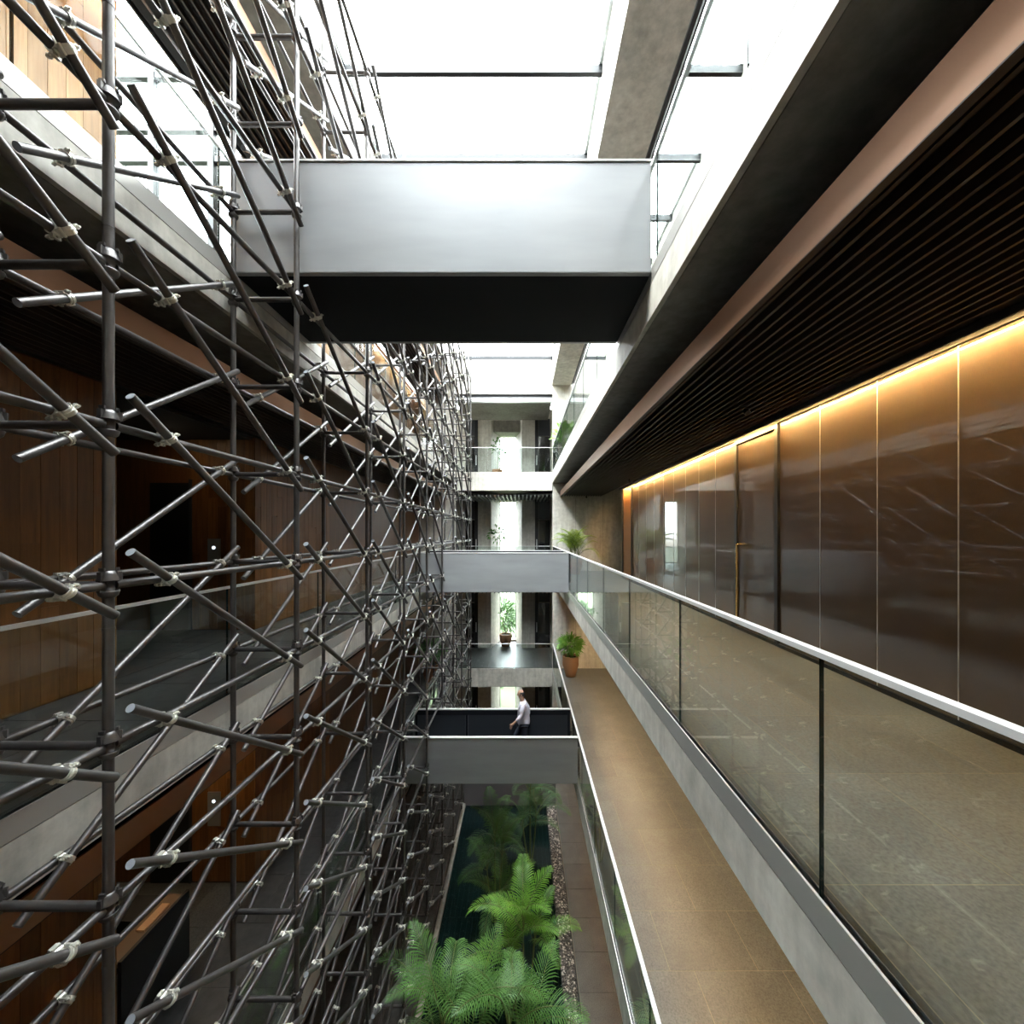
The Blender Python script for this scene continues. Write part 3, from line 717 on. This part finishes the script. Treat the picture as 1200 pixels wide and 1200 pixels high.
tag(inst('gravel_strip',box_g.mesh('gravel_strip',M_grav,recalc=False),(0,0,0)),'strip of loose dark and pale pebbles along the right pool edge','gravel',kind='stuff')

# ------------------------------------------------------------------ plants
def frond_mesh(L,droop,lift,nl,ll,mt,seed,curl=0,wid=.023):
    rnd=random.Random(seed); mb=MB(); P=[]; n=14; p=Vector((0,0,0)); a=lift
    for i in range(n+1):
        P.append(p.copy()); a2=a-droop*(i/n)**1.5
        p=p+Vector((math.cos(a2),curl*(i/n),math.sin(a2)))*(L/n)
    for i in range(n): mb.cyl(P[i],P[i+1],.012*(1-i/n)+.003,5,.012*(1-(i+1)/n)+.003,caps=False,mi=1)
    def at(t):
        f=t*n; i=min(int(f),n-1); return P[i].lerp(P[i+1],f-i),(P[i+1]-P[i]).normalized()
    for k in range(nl):
        t=.20+.80*(k+.5)/nl; q,d=at(t); side=Vector((0,1,0)); up=d.cross(side); 
        if up.z<0: up=-up
        ln=ll*(math.sin(PI*min(1,.18+t*.80))**.6)*rnd.uniform(.9,1.1)
        for s in (1,-1):
            dr=(d*(.55+.5*t)+side*s*(1.0-.35*t)+up*.28).normalized(); w=up.cross(dr).normalized()*wid*.5; w2=(d.cross(up)).normalized()
            q1=q+dr*ln*.45; q2=q1+(dr+Vector((0,0,-.45))).normalized()*ln*.35; q3=q2+(dr+Vector((0,0,-1.0))).normalized()*ln*.22
            wd=d*wid*.5
            V=[q-wd*.4,q+wd*.4,q1-wd,q1+wd,q2-wd*.8,q2+wd*.8,q3]
            mb.add(V,[(0,1,3,2),(2,3,5,4),(4,5,6)],True)
    return mb.mesh('frond',[mt,M_stem],recalc=False)
FR={}
for nm,mt in (('mid',M_palm),('bright',M_palml),('deep',M_palmd),('lime',M_palmy)):
    FR[nm]=[frond_mesh(1.85,1.7,1.36,34,.42,mt,1),frond_mesh(1.75,1.9,1.15,32,.40,mt,2,.12),frond_mesh(1.65,1.3,1.46,30,.38,mt,3,-.15),frond_mesh(1.7,2.1,.85,32,.40,mt,4,.1)]
def palm(x,y,z,label,stems,nf,kind,scale,seed,name='areca_palm',group=None,parent=None,lifts=(0,1,2,3)):
    rnd=random.Random(seed)
    t=parent or thing(name,(x,y,z),label,'plant',group)
    for (dx,dy,h) in stems:
        top=Vector((x+dx*1.9,y+dy*1.9,z+h)); base=Vector((x+dx*.5,y+dy*.5,z)); mid=base.lerp(top,.5)+Vector((dx,dy,0))*.12
        mb=MB(); mb.cyl(base,mid,.030*scale,8,.026*scale,caps=False); mb.cyl(mid,top,.026*scale,8,.018*scale,caps=False); build(mb,'stem',M_stem,t)
        a0=rnd.random()*6.28
        for i in range(nf):
            a=a0+i*2.399+rnd.uniform(-.2,.2); m=FR[kind][lifts[(i+seed)%len(lifts)]]
            s=scale*rnd.uniform(.82,1.12)
            inst('frond',m,top-Vector((0,0,.02*i*scale)),t,rot=(rnd.uniform(-.15,.15),rnd.uniform(-.2,.15),a),scale=(s,s,s))
    return t
zp=-.09
palm(-1.30,6.6,zp,'nearest pool palm at bottom left, big grey green arching fronds',[(0,0,2.15),(.22,.05,1.75),(-.10,.2,1.5)],5,'mid',1.0,3)
palm(-.22,6.55,zp,'pool palm at the bottom centre, right of the nearest palm',[(0,0,2.2),(.22,.0,1.75)],5,'mid',.98,9)
palm(.02,8.25,zp,'bright green pool palm standing in the middle of the row',[(0,0,2.15),(.12,.08,1.75),(-.14,.05,1.45)],5,'bright',.82,14)
palm(-.72,10.6,zp,'darker pool palm below the footbridge, second from the far end',[(0,0,2.25),(.1,.08,1.75),(-.12,.1,1.3),(.05,-.12,.8)],6,'mid',.72,21)
palm(.25,12.6,zp,'farthest deep green pool palm against the slate end panel',[(0,0,2.3),(.1,0,1.5),(-.12,.1,1.0)],6,'deep',.82,30)
def leafball(c,r,n,mt,seed,ln=.3,w=.03,flat=.8):
    rnd=random.Random(seed); mb=MB()
    for i in range(n):
        d=Vector((rnd.gauss(0,1),rnd.gauss(0,1),rnd.gauss(.15,.8))).normalized(); p=Vector(c)+Vector((d.x,d.y,d.z*flat))*r*rnd.uniform(.35,.95)
        dr=(d+Vector((rnd.uniform(-.6,.6),rnd.uniform(-.6,.6),rnd.uniform(-.3,.5)))).normalized(); s=dr.orthogonal().normalized()*w*rnd.uniform(.7,1.2)
        l=ln*rnd.uniform(.7,1.2); m=p+dr*l*.5+Vector((0,0,.02)); e=p+dr*l+Vector((0,0,-.06*l/.3))
        mb.add([p-s*.3,p+s*.3,m-s,m+s,e],[(0,1,3,2),(2,3,4)],True)
    return mb
def pot(t,x,y,z,r_top,r_mid,r_bot,h,soil=True):
    build(MB().lathe((x,y,z),[(0,0),(r_bot,.0),(r_bot*1.12,h*.12),(r_mid,h*.55),(r_top*1.02,h*.92),(r_top,h),(r_top*.88,h),(r_top*.86,h*.9)],28),'pot',M_terra,t)
    build(MB().lathe((x,y,z),[(0,h*.9),(r_top*.87,h*.9)],24),'soil',M_soil,t)
t=thing('potted_lady_palm',(2.02,16.75,F1),'bushy lady palm in a tall terracotta pot, lower right gallery','plant')
pot(t,2.02,16.75,F1,.33,.335,.20,.86)
o=build(leafball((2.02,16.75,F1+1.30),.46,520,M_palml,4,.26,.030,.85),'foliage',M_palml,t); o['kind']='stuff'
mb=MB()
for i in range(9): a=i*.7; mb.cyl((2.02+.1*math.cos(a),16.75+.1*math.sin(a),F1+.78),(2.02+.22*math.cos(a),16.75+.3*math.sin(a),F1+1.35+.05*(i%3)),.012,5)
o=build(mb,'stalks',M_stem,t); o['kind']='stuff'
t=thing('potted_areca',(2.15,16.3,F2),'sunny yellow green palm in a pot, right gallery at eye level','plant')
pot(t,2.15,16.3,F2,.27,.28,.18,.62)
palm(2.15,16.3,F2+.5,'',[(0,0,.45),(.08,.03,.3),(-.08,.03,.35)],7,'lime',.78,8,parent=t)
t=thing('potted_shrub',(1.84,16.9,F3),'leafy green shrub in a pot, top right gallery behind glass','plant')
pot(t,1.84,16.9,F3,.24,.25,.16,.5)
o=build(leafball((1.80,16.9,F3+1.45),.42,130,M_palml,6,.30,.08,1.3),'foliage',M_palml,t); o['kind']='stuff'
build(MB().cyl((1.84,16.9,F3+.4),(1.80,16.9,F3+1.3),.02,6),'stem',M_stem,t)
t=thing('potted_sapling',(-.88,21.3,F1),'bare thin sapling in a round terracotta pot before the slit window','plant')
pot(t,-.88,21.3,F1,.33,.32,.22,.62)
mb=MB().cyl((-.88,21.3,F1+.5),(-1.0,21.3,F1+1.5),.014,6); mb.cyl((-1.0,21.3,F1+1.5),(-1.15,21.3,F1+2.0),.009,5); mb.cyl((-.95,21.3,F1+1.2),(-.75,21.3,F1+1.7),.008,5)
build(mb,'stem',M_stem,t)
o=build(leafball((-.98,21.2,F1+1.8),.22,26,M_palm,16,.14,.03,1.2),'foliage',M_palm,t); o['kind']='stuff'
for z,nm,px in ((F3,'top',-1.25),(F2,'middle',-1.3)):
    t=thing('potted_sapling',(px,20.1,z),'slender leafy sapling in a pot beside the %s slit window'%nm,'plant')
    pot(t,px,20.1,z,.25,.25,.17,.5)
    mb=MB().cyl((px,20.1,z+.4),(px+.05,20.1,z+1.4),.014,6); mb.cyl((px+.05,20.1,z+1.4),(px+.35,20.1,z+1.9),.008,5); mb.cyl((px+.05,20.1,z+1.3),(px-.25,20.1,z+1.6),.008,5); build(mb,'stem',M_stem,t)
    o=build(leafball((px+.05,20.1,z+1.6),.45,60,M_palm,int(z),.2,.05,1.1),'foliage',M_palm,t); o['kind']='stuff'
t=thing('potted_bush',(-3.7,16.2,F1),'dark bush in a round terracotta pot on the lower left gallery','plant')
pot(t,-3.7,16.2,F1,.33,.33,.2,.7)
o=build(leafball((-3.7,16.2,F1+1.2),.55,260,M_palmd,12,.3,.04,.9),'foliage',M_palmd,t); o['kind']='stuff'
for i,(x,y,r,h,mt) in enumerate(((-2.0,25.0,.8,1.4,M_gard),(-.5,28.4,1.2,1.6,M_gard),(-1.6,33,1.5,3.4,M_gard))):
    t=thing('garden_shrub',(x,y,-.42),('dark low shrub outside the ground level slit window','mid green shrub outside the ground level window, right one','tall pale tree outside behind the slit windows')[i],'plant')
    build(MB().cyl((x,y,-.42),(x,y,h),.06,8),'trunk',M_stem,t)
    o=build(leafball((x,y,h),r,700,mt,40+i,.5,.09,1.0),'foliage',mt,t); o['kind']='stuff'

# ------------------------------------------------------------------ walking man on the lower footbridge
def skin(name,nodes,edges,mat_,parent,org_,sub=2,root=0):
    bm=bmesh.new(); L=bm.verts.layers.skin.verify(); vs=[]
    for (p,r) in nodes:
        v=bm.verts.new(Vector(p)); rr=r if isinstance(r,tuple) else (r,r); v[L].radius=rr; vs.append(v)
    vs[root][L].use_root=True
    for a,b in edges: bm.edges.new((vs[a],vs[b]))
    m=bpy.data.meshes.new(name); bm.to_mesh(m); bm.free(); m.materials.append(mat_)
    o=inst(name,m,org_,parent)
    s=o.modifiers.new('skin','SKIN'); s.use_smooth_shade=True
    o.modifiers.new('sub','SUBSURF').levels=sub; o.modifiers['sub'].render_levels=sub
    return o
PO=Vector((.04,10.70,F1))
man=thing('person',PO,'balding man in a white shirt and dark trousers striding left across the footbridge','person')
nodes=[((0,0,.95),(.085,.085)),((-.01,0,1.12),(.09,.08)),((-.02,0,1.32),(.11,.085)),((-.03,0,1.46),(.09,.08)),((-.05,0,1.53),.052),((-.075,0,1.62),(.080,.092)),((-.075,0,1.70),(.088,.104)),((-.06,0,1.775),(.06,.072)),
 ((-.02,-.18,1.43),.058),((-.07,-.24,1.17),.045),((-.24,-.22,1.00),.032),((-.29,-.215,.945),(.035,.018)),
 ((-.02,.18,1.43),.058),((.12,.24,1.18),.045),((.13,.24,.93),.032),((.12,.235,.87),(.035,.018)),
 ((.01,-.09,.86),.055),((.02,-.10,.50),.05),((.30,-.10,.14),.04),
 ((-.01,.09,.86),.055),((-.20,.10,.52),.05),((-.30,.10,.10),.04)]
edges=[(0,1),(1,2),(2,3),(3,4),(4,5),(5,6),(6,7),(2,8),(8,9),(9,10),(10,11),(2,12),(12,13),(13,14),(14,15),(0,16),(16,17),(17,18),(0,19),(19,20),(20,21)]
def fingers(palm_i,base,fwd,side,thumb):
    for j in range(4):
        s=(-.027+.018*j); l=(.075,.085,.08,.062)[j]
        p1=base+fwd*.045+side*s; p2=p1+fwd*l*.5+Vector((0,0,-.01)); p3=p2+(fwd+Vector((.3,0,-.5))).normalized()*l*.5
        i=len(nodes); nodes.extend([(p1,.009),(p2,.0085),(p3,.0075)]); edges.extend([(palm_i,i),(i,i+1),(i+1,i+2)])
    p1=base+side*.035*thumb+fwd*.005; p2=p1+(fwd*.8+side*.5*thumb).normalized()*.04; p3=p2+fwd*.03
    i=len(nodes); nodes.extend([(p1,.011),(p2,.010),(p3,.008)]); edges.extend([(palm_i,i),(i,i+1),(i+1,i+2)])
fingers(11,Vector((-.29,-.215,.945)),Vector((-.65,0,-.75)).normalized(),Vector((-.75,0,.65)).normalized(),1)
fingers(15,Vector((.12,.235,.87)),Vector((-.15,0,-1)).normalized(),Vector((-1,0,.15)).normalized(),1)
skin('body',nodes,edges,M_skin,man,PO,1)
sh=[((0,0,.80),(.19,.15)),((0,0,.98),(.185,.145)),((-.01,0,1.15),(.172,.12)),((-.02,0,1.33),(.188,.13)),((-.03,0,1.455),(.115,.10)),((-.04,0,1.50),(.07,.066)),((-.02,-.185,1.435),.074),((-.07,-.24,1.17),.062),((-.20,-.225,1.04),.052),((-.02,.185,1.435),.074),((.12,.24,1.18),.062),((.13,.24,1.0),.05)]
skin('shirt',sh,[(0,1),(1,2),(2,3),(3,4),(4,5),(3,6),(6,7),(7,8),(3,9),(9,10),(10,11)],M_shirt,man,PO,2)
trn=[((0,0,.92),(.14,.11)),((.01,-.095,.84),.105),((.03,-.10,.50),.078),((.29,-.10,.15),.062),((-.01,.095,.84),.105),((-.20,.10,.52),.078),((-.30,.10,.11),.062)]
skin('trousers',trn,[(0,1),(1,2),(2,3),(0,4),(4,5),(5,6)],M_trouser,man,PO,2)
for s,(x,y,z,tilt) in ((0,(.30,-.10,.05,.6)),(1,(-.33,.10,.0,0))):
    mb=MB(); mb.lathe((0,0,0),[(0,0),(.045,0),(.05,.03),(.04,.08),(0,.09)],16)
    mb.v=[(v[0]*2.6-.06,v[1],v[2]*(1 if v[0]>-.01 else .75)) for v in mb.v]
    inst('shoe',mb.mesh('shoe',M_shoe),PO+Vector((x,y,z+.002)),man,rot=(0,tilt,0))
mb=MB()
V=[];F=[];nu,nv=16,6
for j in range(nv+1):
    for i in range(nu+1):
        az=-1.9+3.8*i/nu; el=-.55+1.0*j/nv; r=1.0
        V.append(PO+Vector((-.068+.099*math.cos(el)*math.cos(az),.086*math.cos(el)*math.sin(az),1.685+.105*math.sin(el))))
for j in range(nv):
    for i in range(nu): a=j*(nu+1)+i; F.append((a,a+1,a+nu+2,a+nu+1))
mb.add(V,F,True); build(mb,'hair',M_hair,man)
for s in (-1,1):
    o=build(MB().lathe(PO+Vector((-.158,s*.032,1.665)),[(0,-.009),(.008,-.005),(.010,0),(.008,.005),(0,.009)],8),'eye',M_eye,man)
    build(MB().lathe(PO+Vector((-.060,s*.088,1.655)),[(0,-.03),(.012,-.02),(.014,.01),(.010,.028),(0,.032)],8),'ear',M_skin,man)
build(MB().lathe(PO+Vector((-.168,0,1.635)),[(0,-.018),(.014,-.012),(.011,.01),(.006,.03),(0,.035)],8),'nose',M_skin,man)
build(MB().box(PO.x-.150,PO.x-.140,PO.y-.022,PO.y+.022,PO.z+1.585,PO.z+1.592),'mouth',mat('lips',(.30,.12,.09),.5),man)
